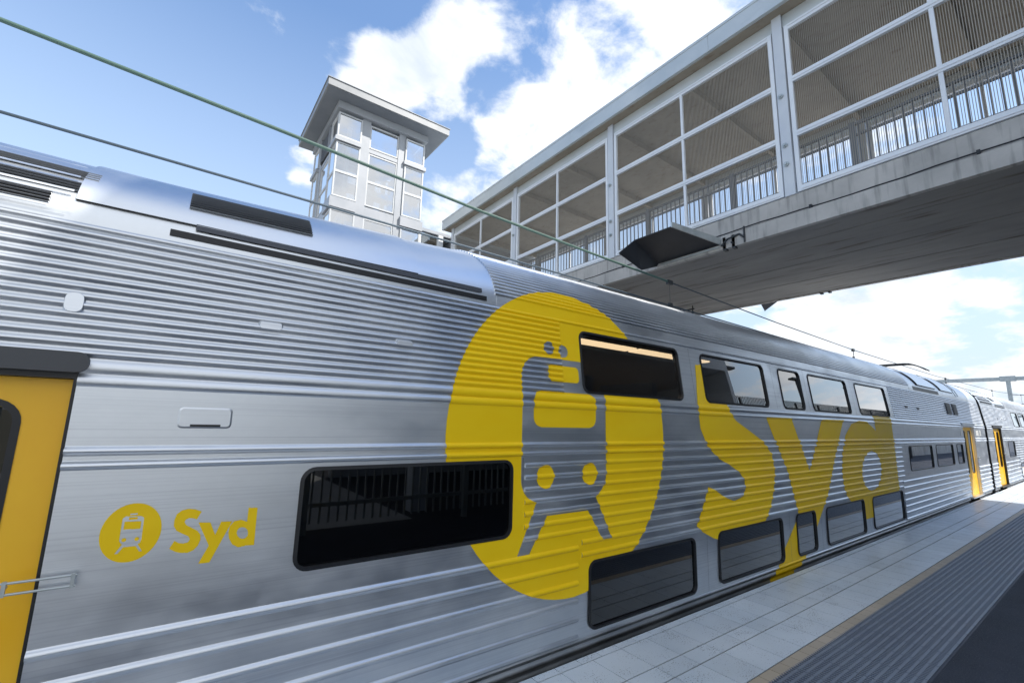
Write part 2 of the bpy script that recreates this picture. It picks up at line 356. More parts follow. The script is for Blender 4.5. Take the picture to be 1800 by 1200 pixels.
def wave(nribs, amp): return lambda t: amp*(.5-.5*math.cos(2*PI*nribs*t))
def beads(nribs, amp, w=.45):
    def f(t):
        p = (t*nribs) % 1.0
        if p > w or t >= 1-1e-9: return 0.0
        return amp*math.sin(PI*p/w)**.75
    return f
def lay(mb, rows, iv, mi=0, off=0.0, sub=.012, sharp=False):
    """lay the strip rows where iv(key) says so; off lifts it along the normal"""
    def q(ra, rb, depth):
        (ka, pa, na), (kb, pb, nb) = ra, rb
        e = (kb-ka)*1e-3
        A = iv(ka+e); B = iv(kb-e)
        same = len(A) == len(B) and all(min(a[1], b[1]) > max(a[0], b[0])-.002 for a, b in zip(A, B))
        if not same and kb-ka > .0025 and depth < 6:
            m = ((ka+kb)/2, (pa+pb)/2, (na+nb).normalized()); q(ra, m, depth+1); q(m, rb, depth+1); return
        if not same: A = B = iv((ka+kb)/2)
        for (a0, a1), (b0, b1) in zip(A, B):
            la = pa+na*off; lb = pb+nb*off
            mb.face([(a0, la.y, la.z), (a1, la.y, la.z), (b1, lb.y, lb.z), (b0, lb.y, lb.z)], mi, [na, na, nb, nb])
    for ra, rb in zip(rows, rows[1:]):
        n = max(1, int(math.ceil((rb[0]-ra[0])/sub)))
        prev = ra
        for i in range(1, n+1):
            t = i/n; cur = rb if i == n else (ra[0]+(rb[0]-ra[0])*t, ra[1].lerp(rb[1], t), ra[2].lerp(rb[2], t).normalized())
            q(prev, cur, 0); prev = cur
def caps(mb, rows, x, right):
    for (ka, pa, na), (kb, pb, nb) in zip(rows, rows[1:]):
        A = P3(x, ka); B = P3(x, kb); a = Vector((x, pa.y, pa.z)); b = Vector((x, pb.y, pb.z))
        f = [A, a, b, B] if right else [A, B, b, a]
        if (a-A).length+(b-B).length > 1e-5: mb.face(f, 0)

X0, X1 = -2.72, 18.92
LW = [(2.70, 4.13), (4.53, 5.94), (6.30, 6.88), (7.22, 8.68), (9.04, 10.64)]
UW = [(2.66, 4.06), (4.46, 5.86), (6.25, 6.90), (7.16, 8.60), (8.98, 10.50)]
MW = [(0.58, 1.95)]
RW = [(11.30, 12.98), (13.28, 14.83), (15.20, 15.85)]
holes = [('lower', a, b, .115, .60, .07) for a, b in LW]+[('upper', a, b, 1.885, 2.405, .07) for a, b in UW]+[('end', a, b, .868, 1.375, .07) for a, b in MW]+[('end', a, b, .90, 1.36, .06) for a, b in RW]
hp = [rrect(a, b, c, d, r) for _, a, b, c, d, r in holes]
hpb = [(min(p[1] for p in q)-1e-6, max(p[1] for p in q)+1e-6, q) for q in hp]
DOORS = [(-1.78, -.34), (16.10, 17.42)]
door_p = [[(a, .06), (b, .06), (b, 1.80), (a, 1.80)] for a, b in DOORS]
def cut(A, k):
    for lo, hi, q in hpb:
        if lo < k < hi: A = subtract(A, poly_iv(q, k))
    if .06 < k < 1.80:
        for d in DOORS: A = subtract(A, [d])
    return A

# livery shapes
EMB = [(1, ellipse(2.545, 1.545, 1.135, 1.165, 72)),
       (-1, rrect(2.025, 2.90, 1.075, 2.135, .17, 8)),
       (1, rrect(2.29, 2.62, 1.955, 2.085, .035)), (1, rrect(2.13, 2.785, 1.605, 1.875, .075)),
       (1, ellipse(2.25, 1.25, .085, .085, 24)), (1, ellipse(2.71, 1.25, .085, .085, 24)),
       (-1, [(2.19, 1.12), (2.75, 1.12), (2.955, .745), (2.85, .745), (2.69, .975), (2.27, .975), (2.11, .735), (2.005, .735)]),
       (-1, ellipse(2.31, 2.215, .052, .052, 20)), (-1, ellipse(2.465, 2.205, .052, .052, 20))]
S_BIG = [(4.353, 2.274), (4.328, 2.094), (4.274, 1.802), (4.30, 1.615), (4.42, 1.43), (4.62, 1.31), (4.873, 1.221), (5.03, 1.145), (5.11, 1.07), (5.12, .968), (5.022, .895), (4.869, .872), (4.683, .926), (4.548, .992), (4.395, 1.046), (4.313, .916), (4.222, .781), (4.16, .70), (4.242, .64), (4.455, .55), (4.90, .44), (5.372, .501), (5.548, .621), (5.68, .76), (5.775, .928), (5.836, 1.139), (5.78, 1.34), (5.55, 1.50), (5.238, 1.62), (5.00, 1.71), (4.887, 1.80), (4.86, 1.88), (4.876, 2.008), (5.033, 2.337)]
Y_BIG = [(5.702, 1.763), (6.389, 1.765), (6.805, 1.097), (7.341, 1.771), (8.146, 1.78), (7.681, 1.233), (7.351, .788), (6.882, .368), (6.38, -.015), (6.153, -.14), (5.622, -.14), (5.835, .15), (6.162, .41), (6.383, .584), (6.163, 1.118), (5.868, 1.523)]
D_BIG = [(9.467, 2.168), (10.40, 2.206), (10.44, 1.726), (10.46, 1.486), (10.46, .626), (10.46, .30), (8.60, .30), (8.55, .40), (8.475, .456), (8.287, .537), (8.04, .66), (7.93, .80), (7.90, 1.002), (7.98, 1.30), (8.18, 1.56), (8.46, 1.726), (8.78, 1.783), (9.128, 1.775), (9.40, 1.694), (9.56, 1.63), (9.52, 1.789)]
D_HOLE = [(9.612, .978), (9.534, .86), (9.399, .765), (9.228, .708), (9.051, .697), (8.892, .73), (8.775, .802), (8.713, .902), (8.715, 1.016), (8.781, 1.129), (8.904, 1.224), (9.067, 1.288), (9.247, 1.308), (9.417, 1.281), (9.548, 1.208), (9.617, 1.101)]
LET = [(1, S_BIG), (1, Y_BIG), (1, D_BIG), (-1, D_HOLE)]
s_CIR = [(1, ellipse(-.082, 1.135, .103, .120, 40)),
         (-1, [(-.118, 1.195), (-.109, 1.203), (-.056, 1.2), (-.046, 1.192), (-.044, 1.105), (-.047, 1.089), (-.058, 1.084), (-.098, 1.084), (-.111, 1.093), (-.118, 1.105)]),
         (1, [(-.110, 1.181), (-.054, 1.179), (-.053, 1.148), (-.110, 1.149)]), (1, [(-.097, 1.197), (-.068, 1.197), (-.068, 1.187), (-.097, 1.187)]),
         (-1, [(-.095, 1.213), (-.07, 1.213), (-.07, 1.206), (-.095, 1.206)]),
         (1, ellipse(-.103, 1.107, .008, .008, 12)), (1, ellipse(-.060, 1.106, .008, .008, 12)),
         (-1, [(-.106, 1.090), (-.058, 1.090), (-.036, 1.054), (-.046, 1.054), (-.060, 1.077), (-.102, 1.077), (-.116, 1.054), (-.127, 1.054)])]
s_SYD = [(1, [(.162, 1.198), (.147, 1.165), (.134, 1.171), (.118, 1.174), (.106, 1.169), (.102, 1.158), (.109, 1.145), (.132, 1.13), (.155, 1.115), (.169, 1.096), (.172, 1.074), (.165, 1.05), (.15, 1.032), (.13, 1.024), (.105, 1.026), (.083, 1.034), (.059, 1.05), (.074, 1.081), (.091, 1.07), (.108, 1.066), (.125, 1.069), (.131, 1.081), (.123, 1.095), (.099, 1.109), (.076, 1.124), (.064, 1.145), (.063, 1.169), (.069, 1.195), (.086, 1.21), (.111, 1.215), (.137, 1.21)]),
         (1, [(.155, 1.151), (.202, 1.146), (.227, 1.089), (.245, 1.145), (.29, 1.143), (.218, .969), (.175, .97), (.207, 1.044)]),
         (1, [(.352, 1.198), (.391, 1.196), (.394, 1.022), (.357, 1.025), (.35, 1.022), (.326, 1.021), (.301, 1.037), (.285, 1.065), (.279, 1.091), (.282, 1.121), (.298, 1.142), (.326, 1.146), (.352, 1.134)]),
         (-1, [(.362, 1.081), (.361, 1.068), (.353, 1.059), (.341, 1.057), (.329, 1.062), (.319, 1.073), (.314, 1.087), (.316, 1.1), (.323, 1.109), (.335, 1.111), (.348, 1.106), (.358, 1.095)])]
allbox = {id(s): (min(p[0] for _, q in s for p in q), max(p[0] for _, q in s for p in q), min(p[1] for _, q in s for p in q), max(p[1] for _, q in s for p in q)) for s in (EMB, LET, s_CIR, s_SYD)}

# ------------------------------------------------------------------ the carriage
def lowf(x):
    t = min(1.0, max(0.0, (x+.3)/2.12)); t = t**1.4; return .845+.155*t
def lower(m):
    """the roof over the end saloon sits lower and ramps up to the full arch"""
    m.v = [(x, y, ZR0+(z-ZR0)*lowf(x) if z > ZR0 else z) for x, y, z in m.v]
def make_carriage():
    root = empty('train_carriage', (X0, YC, -1.12))
    body = MB(); dec = {id(EMB): MB(), id(LET): MB()}
    def zone(x0, x1, k0, k1, rib=None, n=1, cap=(True, True), mbb=None, mi=0):
        rows = profile(k0, k1, rib, n); t = mbb or body
        lay(t, rows, lambda k: cut([(x0, x1)], k), mi, sub=.03)
        if rib:
            if cap[0]: caps(t, rows, x0, False)
            if cap[1]: caps(t, rows, x1, True)
        for s, m in ((EMB, dec[id(EMB)]), (LET, dec[id(LET)])):
            b = allbox[id(s)]
            if b[1] < x0 or b[0] > x1 or b[3] < k0 or b[2] > k1 or mbb: continue
            lay(m, rows, lambda k: cut(clip(shape_iv(s, k), x0, x1), k), 0, off=.0018, sub=.011)
    w = .03
    # skirt
    for a, b in ((X0, DOORS[0][0]), (DOORS[0][1], DOORS[1][0]), (DOORS[1][1], X1)): zone(a, b, -.11, .08, beads(2.2, .022, .6), 36)
    dl, dr = DOORS[0][1], DOORS[1][0]
    ends = ((X0, DOORS[0][0]), (DOORS[1][1], X1))
    zone(dl, 2.58, .08, .82, beads(6, .015, .30), 180)
    zone(2.58, 10.72, .08, .64)
    zone(10.72, dr, .08, .82, beads(7, .017, .38), 168)
    zone(2.58, 2.62, .64, .82); zone(2.62, 10.72, .64, .82, beads(2, .012, .42), 48)
    zone(dl, 2.06, .82, 1.40); zone(2.06, 10.86, .82, 1.40, beads(7, .012, .42), 168); zone(10.72, 10.73, .64, .82); zone(10.86, dr, .82, 1.40)
    for a, b in ends: zone(a, b, .08, .82, beads(7, .020, .45), 126); zone(a, b, .82, 1.40)
    for a, b in ((X0, DOORS[0][0]), (dl, dr), (DOORS[1][1], X1)): zone(a, b, 1.40, 1.52, beads(2, .018, .6), 36); zone(a, b, 1.52, 1.745)
    for a, b in ((X0, DOORS[0][0]), (dl, dr), (DOORS[1][1], X1)): zone(a, b, 1.745, 1.80, beads(1, .012, .9), 14)
    zone(X0, X1, 1.80, 1.865, beads(1, .014, .9), 14)
    zone(X0, 2.44, 1.865, 2.447, wave(14, .013), 140); zone(2.44, 10.72, 1.865, 2.447); zone(10.72, X1, 1.865, 2.447, wave(14, .013), 140)
    zone(X0, X1, 2.447, 2.475, beads(1, .010, .95), 8)
    lr = MB(); xs = [X0, -.3]+[-.3+2.12*i/16 for i in range(1, 17)]
    for a, b in zip(xs, xs[1:]): zone(a, b, 2.475, ZR1, None, 24, mbb=lr)
    lower(lr)
    for i, nr in enumerate(lr.nr):
        if nr:
            f = lr.f[i]; out = []
            for k, n_ in zip(f, nr):
                x, y, z = lr.v[k]; dz = (lowf(x+.01)-lowf(x-.01))/.02*(z-ZR0)/lowf(x); out.append(Vector((-dz*n_.z, n_.y, n_.z)).normalized())
            lr.nr[i] = out
    lr.build('end_roof', steel_roof, root)
    m = MB(); rows = profile(2.475, ZR1, None, 24); m.face([(1.83, p.y, p.z-.0) for _, p, _ in rows]+[(1.83, YC, 2.475)]); m.build('roof_bulkhead', steel_roof, root)
    zone(1.82, 12.2, 2.475, 2.56); zone(1.82, 12.2, 2.56, 3.218, wave(31, .011), 248); zone(1.82, 12.2, 3.218, ZR1)
    zone(12.2, X1, 2.475, ZR1, None, 24)
    for x, a, b in ((2.04, .83, 1.39), (3.2, 1.53, 1.74), (5.9, 1.53, 1.74), (8.6, 1.53, 1.74), (11.1, 1.53, 1.74), (13.6, 1.53, 1.74), (11.08, .83, 1.39), (4.33, .09, .63), (6.12, .09, .63), (7.05, .09, .63), (8.86, .09, .63), (4.26, 1.87, 2.44), (6.06, 1.87, 2.44), (7.03, 1.87, 2.44), (8.79, 1.87, 2.44)):
        q = [P3(x, a, .0012), P3(x+.003, a, .0012), P3(x+.003, b, .0012), P3(x, b, .0012)]; body.face(q, 1)
    bo = body.build('body', [steel, seam_m], root)
    em = dec[id(EMB)].build('emblem', yellow, root); tag(em, 'large yellow disc cut by a train pictogram'); em['only_first'] = 1
    le = dec[id(LET)].build('lettering', yellow, root); tag(le, 'huge yellow letters across the ribbed side'); le['only_first'] = 1
    for nm, s in (('logo', s_CIR), ('logo_text', s_SYD)):
        m = MB(); b = allbox[id(s)]; rows = profile(b[2]-.001, b[3]+.001, None, 1)
        lay(m, rows, lambda k: shape_iv(s, k), 0, off=.0018, sub=.0016); o = m.build(nm, yellow, root); o['only_first'] = 1
    # far side, roof top and end walls
    m = MB(); prof = [(D+.02, -.11), (D, .08), (D, 1.76), (D+.083, 2.44)]+[base(ZR0+(ZR1-ZR0)*math.sin(PI/2*i/10)) for i in range(11)]
    for (y0, z0), (y1, z1) in zip(prof, prof[1:]): m.face([(X1, 2*YC-y0, z0), (X0, 2*YC-y0, z0), (X0, 2*YC-y1, z1), (X1, 2*YC-y1, z1)])
    sec = [(y+.004, z) for y, z in prof]+[(2*YC-y, z) for y, z in reversed(prof)]
    for x in (X0, X1): m.face([(x, y, z) for y, z in (sec if x == X1 else sec[::-1])], 1)  # end walls coloured black so the gap between carriages looks shaded
    m.build('shell', [steel, rubber], root)
    # interior lining with a lit strip under the upper ceiling
    m = MB()
    m.box(X0+.1, X1-.1, D+.9, D+.93, -.1, 2.6); m.box(X0+.1, X1-.1, D+.06, D+.9, 1.66, 1.70)
    m.box(X0+.1, X1-.1, D+.14, D+.9, 2.56, 2.58); m.box(X0+.1, X1-.1, D+.05, D+.9, .0, .02)
    for x in (2.3, 10.95, 0.2, 16.0): m.box(x, x+.05, D+.13, D+.9, .02, 2.56)
    m.build('interior', dark, root)
    m = MB()
    for i in range(2): m.box(2.55+i*1.42, 2.55+i*1.42+1.36, D+.46, D+.62, 2.425, 2.445)
    m.build('ceiling_light', strip_light, root)
    seat_m = mat('seat_fabric', (.03, .045, .08), .8)
    for i in range(9):
        x = 2.8+i*.9; m = MB()
        m.prism([(x, D+.16, 1.72), (x+.1, D+.16, 1.72), (x+.1, D+.85, 1.72), (x, D+.85, 1.72)], [(x+.06, D+.16, 2.05), (x+.13, D+.16, 2.05), (x+.13, D+.85, 2.05), (x+.06, D+.85, 2.05)])
        m.build('seat_back', seat_m, root)
    # windows
    def frame_mesh(poly_in, poly_out, off):
        m = MB(); n = len(poly_in)
        for i in range(n):
            j = (i+1) % n; a, b, c, d = poly_in[i], poly_in[j], poly_out[j], poly_out[i]
            A, B, C_, D_ = P3(*a, off), P3(*b, off), P3(*c, off*.55), P3(*d, off*.55)
            m.face([A, D_, C_, B]); m.face([D_, P3(*d), P3(*c), C_]); m.face([P3(*a, -.05), A, B, P3(*b, -.05)])
        return m
    for kd, a, b, c, d, r in holes:
        g = .0
        f = frame_mesh(rrect(a, b, c, d, r, 6, -.014), rrect(a, b, c, d, r, 6, .005), .009).build('window', rubber, root)
        m = MB(); pl = rrect(a, b, c, d, r, 6, .004)
        m.face([P3(x, z, -.012) for x, z in pl]); m.build('pane', win_glass, f)
        if kd == 'upper' or (kd == 'end' and a > 11):
            m = MB(); zz = c+(d-c)*.93
            m.build
    # doors
    for a, b in DOORS:
        mid = (a+b)/2
        rv = MB()
        rv.box(a, a+.012, D+.002, D+.12, .06, 1.80); rv.box(b-.012, b, D+.002, D+.12, .06, 1.80); rv.box(a+.012, b-.012, D+.002, D+.12, 1.775, 1.80); rv.box(a+.012, b-.012, D-.03, D+.12, .03, .06)
        rv.build('door_frame', rubber if a < 0 else steel, root)
        hd = MB(); q0 = rrect(a-.10, b+.03, 1.80, 1.885, .04, 5)
        hd.prism([Vector((x, D+.02, z)) for x, z in reversed(q0)], [Vector((x, D-.028, z)) for x, z in reversed(q0)]); hd.build('door_header', hood_m if a < 0 else steel, root)
        for x0, x1 in ((a+.014, mid-.004), (mid+.004, b-.014)):
            lf = MB(); wp = rrect(x0+.16, x1-.16, .62, 1.66, .07, 6); zs = [.062, .62, .66, .70, 1.58, 1.62, 1.66, 1.773]
            y = D+.055
            rows = [(k, Vector((0, y, k)), Vector((0, -1, 0))) for k in zs]
            lay(lf, rows, lambda k: subtract([(x0, x1)], poly_iv(wp, k)), sub=.01)
            lf.box(x0, x1, y+.03, y+.04, .062, .61); lf.box(x0, x0+.01, y+.001, y+.03, .062, 1.773); lf.box(x1-.01, x1, y+.001, y+.03, .062, 1.773)
            lo = lf.build('door', orange, root)
            gm = MB(); n = len(wp); wo = rrect(x0+.16, x1-.16, .62, 1.66, .07, 6, .025)
            for i in range(n):
                j = (i+1) % n; gm.face([(wp[i][0], y-.004, wp[i][1]), (wp[j][0], y-.004, wp[j][1]), (wo[j][0], y-.003, wo[j][1]), (wo[i][0], y-.003, wo[i][1])])
            gm.build('door_seal', rubber, lo)
            gm = MB(); gm.face([(x, y+.006, z) for x, z in wp]); gm.build('pane', win_glass, lo)
        hb = MB()
        for z in (1.0, .96): hb.bar((b-.10, D-.035, z), (b+.11, D-.035, z), .005)
        for x in (b-.09, b+.10): hb.rbar((x, D-.035, .953), (x, D-.035, 1.007), .012, .012, (0, 1, 0)); hb.bar((x, D-.03, .98), (x, D+.0, .98), .006)
        hb.build('grab_rail', galv, root)
    # small fittings on the side
    for x, k, sx, sz in ((-.40, 2.10, .07, .10), (.36, 2.105, .12, .04), (1.11, 2.105, .12, .036), (11.62, 2.11, .16, .055), (12.44, 2.10, .16, .05)):
        m = MB(); q = rrect(x-sx/2, x+sx/2, k-sz/2, k+sz/2, sz*.3, 4)
        m.prism([P3(a, b, .0) for a, b in reversed(q)], [P3(a*.85+x*.15, b*.85+k*.15, .016) for a, b in reversed(q)]); m.build('side_lamp', steel if x < 11 else louvre_m, root)
    m = MB(); q0 = rrect(.02, .235, 1.575, 1.672, .02, 4); q1 = rrect(.02, .235, 1.575, 1.672, .02, 4, -.008)
    for i in range(len(q0)):
        j = (i+1) % len(q0); m.face([P3(*q0[i], .001), P3(*q0[j], .001), P3(*q1[j], .004), P3(*q1[i], .004)])
    m.face([P3(*p, .004) for p in reversed(q1)][::-1]); m.box(.07, .19, D-.009, D-.004, 1.583, 1.593, 1); m.build('hatch', [steel, rubber], root)
    for x in (14.9, 15.55):
        m = MB(); q = rrect(x, x+.42, 2.06, 2.33, .02, 3); m.prism([P3(a, b, .0) for a, b in reversed(q)], [P3(a, b, .022) for a, b in reversed(q)])
        for i in range(8): z = 2.08+i*.03; m.prism([P3(x+.02, z, .022), P3(x+.40, z, .022), P3(x+.40, z+.012, .022), P3(x+.02, z+.012, .022)], [P3(x+.02, z, .034), P3(x+.40, z, .034), P3(x+.40, z+.006, .034), P3(x+.02, z+.006, .034)])
        m.build('vent_grille', louvre_m, root)
    for x, sx in ((15.80, .18), (17.6, .34), (18.1, .14)): m = MB(); q = rrect(x, x+sx, 1.56, 1.70, .01, 2); m.prism([P3(a, b, 0) for a, b in reversed(q)], [P3(a, b, .006) for a, b in reversed(q)]); m.build('notice_plate', lamp_w, root)
    # roof gear: smooth cover, dark gutter channel, louvred air intakes
    m = MB(); rows = profile(2.60, 3.19, None, 18)
    xs = [-.47, -.3]+[-.3+1.5*i/10 for i in range(1, 11)]
    for xa, xb in zip(xs, xs[1:]): lay(m, rows, lambda k: [(xa, xb)], 0, off=.012, sub=.2)
    A = [Vector((-.47, p.y, p.z)) for _, p, _ in rows]
    for i in range(len(rows)-1):
        a_, b_ = rows[i], rows[i+1]; P_ = [Vector((-.47, a_[1].y, a_[1].z)), Vector((-.47, b_[1].y, b_[1].z))]
        m.face([P_[0]-a_[2]*.003, P_[0]+a_[2]*.012, P_[1]+b_[2]*.012, P_[1]-b_[2]*.003][::-1])
        P_ = [p+Vector((1.67, 0, 0)) for p in P_]; m.face([P_[0]-a_[2]*.003, P_[0]+a_[2]*.012, P_[1]+b_[2]*.012, P_[1]-b_[2]*.003])
    k, p, nn = rows[0]; q = p+nn*.012; m.face([(-.47, p.y, p.z), (1.2, p.y, p.z), (1.2, q.y, q.z), (-.47, q.y, q.z)], 1)
    lower(m); m.build('roof_cover', [steel_roof, rubber], root)
    m = MB(); rows = profile(2.50, 2.535, None, 2); lay(m, rows, lambda k: [(-.12, 1.74)], 0, off=.004, sub=.1); rows = profile(2.555, 2.59, None, 2); lay(m, rows, lambda k: [(-.02, 1.70)], 1, off=.006, sub=.1)
    m.build('gutter_channel', [rubber, louvre_m], root)
    def slats(x0, x1, k0, k1, n, off, name, m0=louvre_m):
        m = MB(); rows = profile(k0, k1, None, n*2)
        lay(m, rows, lambda k: [(x0, x1)], 0, off=off, sub=.2)
        for i in range(n):
            a, b = rows[2*i], rows[2*i+1]; A0, A1, B1 = a[1]+a[2]*(off+.001), a[1]+a[2]*(off+.014), b[1]+b[2]*(off+.003)
            m.face([(x0, A0.y, A0.z), (x1, A0.y, A0.z), (x1, A1.y, A1.z), (x0, A1.y, A1.z)], 1)
            m.face([(x0, A1.y, A1.z), (x1, A1.y, A1.z), (x1, B1.y, B1.z), (x0, B1.y, B1.z)], 1)
            m.face([(x0, A0.y, A0.z), (x0, A1.y, A1.z), (x0, B1.y, B1.z)], 1); m.face([(x1, A0.y, A0.z), (x1, B1.y, B1.z), (x1, A1.y, A1.z)], 1)
        lower(m); m.build(name, [dark, blade_m], root)
    slats(-.06, .54, 2.72, 2.885, 8, .012, 'intake_grille')
    for k0 in (2.545, 2.655, 2.765): slats(X0+.3, -.55 if k0 < 2.6 else -.47 if k0 < 2.7 else -.42, k0, k0+.075, 4, .002, 'intake_louvre')
    m = MB()
    for k in (2.525, 2.636, 2.745, 2.85): rows = profile(k-.006, k+.006, None, 2); lay(m, rows, lambda kk: [(X0+.25, -.48)], 0, off=.026, sub=.1)
    lower(m); m.build('louvre_rail', steel, root)
    # right end roof hatches
    for x, L_ in ((12.9, 1.5), (14.9, 1.2)):
        m = MB(); rows = profile(2.62, 2.98, None, 6); lay(m, rows, lambda k: [(x-(k-2.6)*.6, x+L_-(k-2.6)*.6)], 0, off=.03, sub=.2)
        k, p, nn = rows[0]; q = p+nn*.03; m.face([(x, p.y, p.z), (x+L_, p.y, p.z), (x+L_, q.y, q.z), (x, q.y, q.z)], 1)
        m.build('roof_hatch', [steel_roof, rubber], root)
    m = MB(); rows = profile(2.50, 2.58, None, 2); lay(m, rows, lambda k: [(12.5, 14.6)], 0, off=.004, sub=.1); m.build('roof_slot', rubber, root)
    m = MB(); pts = [P3(16.2, k, .03) for k in (2.55, 2.7, 2.85, 3.0, 3.12)]
    for x in (16.2, 16.5): m.path([Vector((x, p.y, p.z)) for p in pts], .008, 6)
    for i in range(5): m.bar((16.2, pts[i].y, pts[i].z), (16.5, pts[i].y, pts[i].z), .006, 6)
    m.build('roof_ladder', galv, root)
    # underframe, bogies
    m = MB(); m.box(X0+.15, X1-.15, D+.16, 2*YC-D-.16, -.42, -.10)
    for cx in (X0+2.9, X1-2.9): m.box(cx-1.7, cx+1.7, D+.34, D+.46, -.78, -.5); m.box(cx-1.7, cx+1.7, 2*YC-D-.46, 2*YC-D-.34, -.78, -.5); m.box(cx-.25, cx+.25, D+.4, 2*YC-D-.4, -.8, -.42)
    m.box(X0+6.5, X1-6.5, D+.45, 2*YC-D-.45, -.80, -.42)
    m.build('underframe', under, root)
    for cx in (X0+2.9, X1-2.9):
        for dx in (-1.2, 1.2):
            m = MB()
            for y in (YC-.75, YC+.75): m.bar((cx+dx, y-.06, -.72), (cx+dx, y+.06, -.72), .44, 28)
            m.bar((cx+dx, YC-.7, -.72), (cx+dx, YC+.7, -.72), .07, 12); m.build('wheelset', under, root)
    m = MB(); m.box(X1, X1+.335, D+.22, 2*YC-D-.22, .05, 2.75)
    m.build('gangway', rubber, root)
    return root
car = make_carriage()
tag(car, 'silver double deck carriage with big yellow disc, pictogram and lettering on its side', 'train carriage', 'double deck carriages of the train')
car2 = copy_tree(car); car2.location.x += (X1-X0)+.34
tag(car2, 'plain ribbed silver carriage at the far end, coupled behind the lettered one', 'train carriage', 'double deck carriages of the train')
for o in list(col.objects):
    if 'only_first' in o.keys(): del o['only_first']

# pantograph on the roof of the near carriage
def pantograph():
    m = MB(); y0, y1 = YC-.35, YC+.35
    par = car; yc = YC
    for y in (y0, y1): m.bar((15.2, y, 3.28), (17.4, y, 3.28), .03, 8)
    for x in (15.2, 17.4): m.bar((x, y0, 3.28), (x, y1, 3.28), .03, 8)
    for x in (15.3, 17.3):
        for y in (y0, y1): m.bar((x, y, 3.10), (x, y, 3.28), .05, 8)
    m.build('pantograph_base', bracket_m, par)
    m = MB(); m.path([(17.2, yc, 3.32), (15.7, yc, 3.40), (16.5, yc, 3.47)], .03, 8)
    m.path([(16.5, yc-.5, 3.48), (16.5, yc+.5, 3.48)], .02, 8)
    m.build('pantograph_arm', bracket_m, par)
    m = MB()
    for dx in (0, .3):
        pts = []
        for i in range(17):
            t = -1+2*i/16; z = 3.495-max(0, abs(t)-.55)**1.6*.75; pts.append((16.35+dx, yc+t*.93, z))
        for a, b in zip(pts, pts[1:]): m.rbar(a, b, .055, .03, (0, 0, 1))
    m.build('pantograph_head', bracket_m, par)
pantograph()

# ------------------------------------------------------------------ ground, platform, track
def sheet(name, x0, x1, y0, y1, z, m, kind='structure'):
    mb = MB(); mb.face([(x0, y0, z), (x1, y0, z), (x1, y1, z), (x0, y1, z)]); return tag(mb.build(name, m), kind=kind)
sheet('ground', -900, 1500, -900, 900, -1.75, grass_m)
mb = MB(); mb.box(-60, 240, 2.66, 15.2, -1.70, -1.36); tag(mb.build('track_bed', ballast_m), kind='structure')
def track(yc, lab):
    r = empty('railway_track', (0, yc, -1.36), lab, 'railway track', 'railway tracks beside the platform')
    for dy in (-.75, .75):
        m = MB(); m.box(-60, 240, yc+dy-.035, yc+dy+.035, -1.19, -1.16); m.box(-60, 240, yc+dy-.01, yc+dy+.01, -1.31, -1.19); m.box(-60, 240, yc+dy-.06, yc+dy+.06, -1.33, -1.31); m.build('rail', galv, r)
    m = MB()
    for i in range(400): x = -59+i*.66; m.box(x, x+.24, yc-1.2, yc+1.2, -1.37, -1.335)
    m.build('sleepers', conc, r)
track(YC, 'railway track in the shade under the silver train'); track(YC+4.6, 'railway track hidden behind the train, beneath the footbridge')
YB = -12.0
mb = MB(); mb.box(-40, 160, YB, 2.52, -1.74, -.012); tag(mb.build('platform_base', conc), kind='structure')
def tiles(name, rows, pitch, z, m, x0=-9, x1=150, gap=.006, th=.010, stag=0.0, tone=.10):
    mb = MB()
    for (ya, yb), pit, sh, lo in rows:
        n = int((x1-x0)/pit)
        for i in range(n):
            a = x0+i*pit+sh; t = 1-random.random()*tone
            if a > 60: 
                pass
            mb.box(a+gap/2, a+pit-gap/2, ya+gap/2, yb-gap/2, z-th, z, tone=t)
    return tag(mb.build(name, m), kind='structure')
sheet('platform_grout', -9.2, 150, .98, 2.548, -.006, grout)
def off(p, x): return (x+9) % p - p if ((x+9) % p) > 0 else 0
tiles('platform_edge_tiles', [((2.482, 2.550), .2, off(.2, 2.09), 0)], .2, 0, tile_w, x1=110, gap=.005)
tiles('platform_tiles', [((2.178, 2.478), .3, off(.3, 2.29), 0), ((2.024, 2.174), .3, off(.3, 2.29), 0), ((1.722, 2.020), .3, off(.3, 2.29), 0)], .3, 0, tile_w, x1=110)
tiles('platform_brick_line', [((1.63, 1.718), .155, off(.155, 3.38), 0)], .155, 0, tile_b, x1=90, gap=.005)
mbt = MB()
for j in range(2):
    for i in range(330):
        a = -9+i*.3+.1; t = 1-random.random()*.14; mbt.box(a+.0015, a+.2985, 1.025+j*.3015, 1.025+j*.3015+.299, -.014, -.004, tone=t)
tag(mbt.build('tactile_paving', tile_t), kind='structure')
mbt = MB()
for j in range(2):
    for q in range(6):
        y = 1.025+j*.3015+.024+q*.050
        for i in range(330): a = -9+i*.3+.1; mbt.box(a+.004, a+.296, y-.009, y+.009, -.0042, .003, tone=.999)
        # cross studs of the anti-slip grid near the camera
        for i in range(740):
            a = 1.5+i*.030
            mbt.box(a, a+.012, y+.0095, y+.0405, -.0042, .0015, tone=.95)
tag(mbt.build('tactile_ridges', rib_t), kind='structure')
mb = MB(); mb.face([(-40, YB, -.001), (160, YB, -.001), (160, 1.022, -.001), (-40, 1.022, -.001)]); tag(mb.build('platform_asphalt', asph), kind='structure')
sheet('path', -40, 3.4, -11.9, -2.05, .004, bounce_m)  # unseen pale sheet added behind the fence to bounce light onto the train
mb = MB(); mb.box(-40, 160, 15.2, 30, -1.74, -.05); tag(mb.build('far_platform', conc), kind='structure')

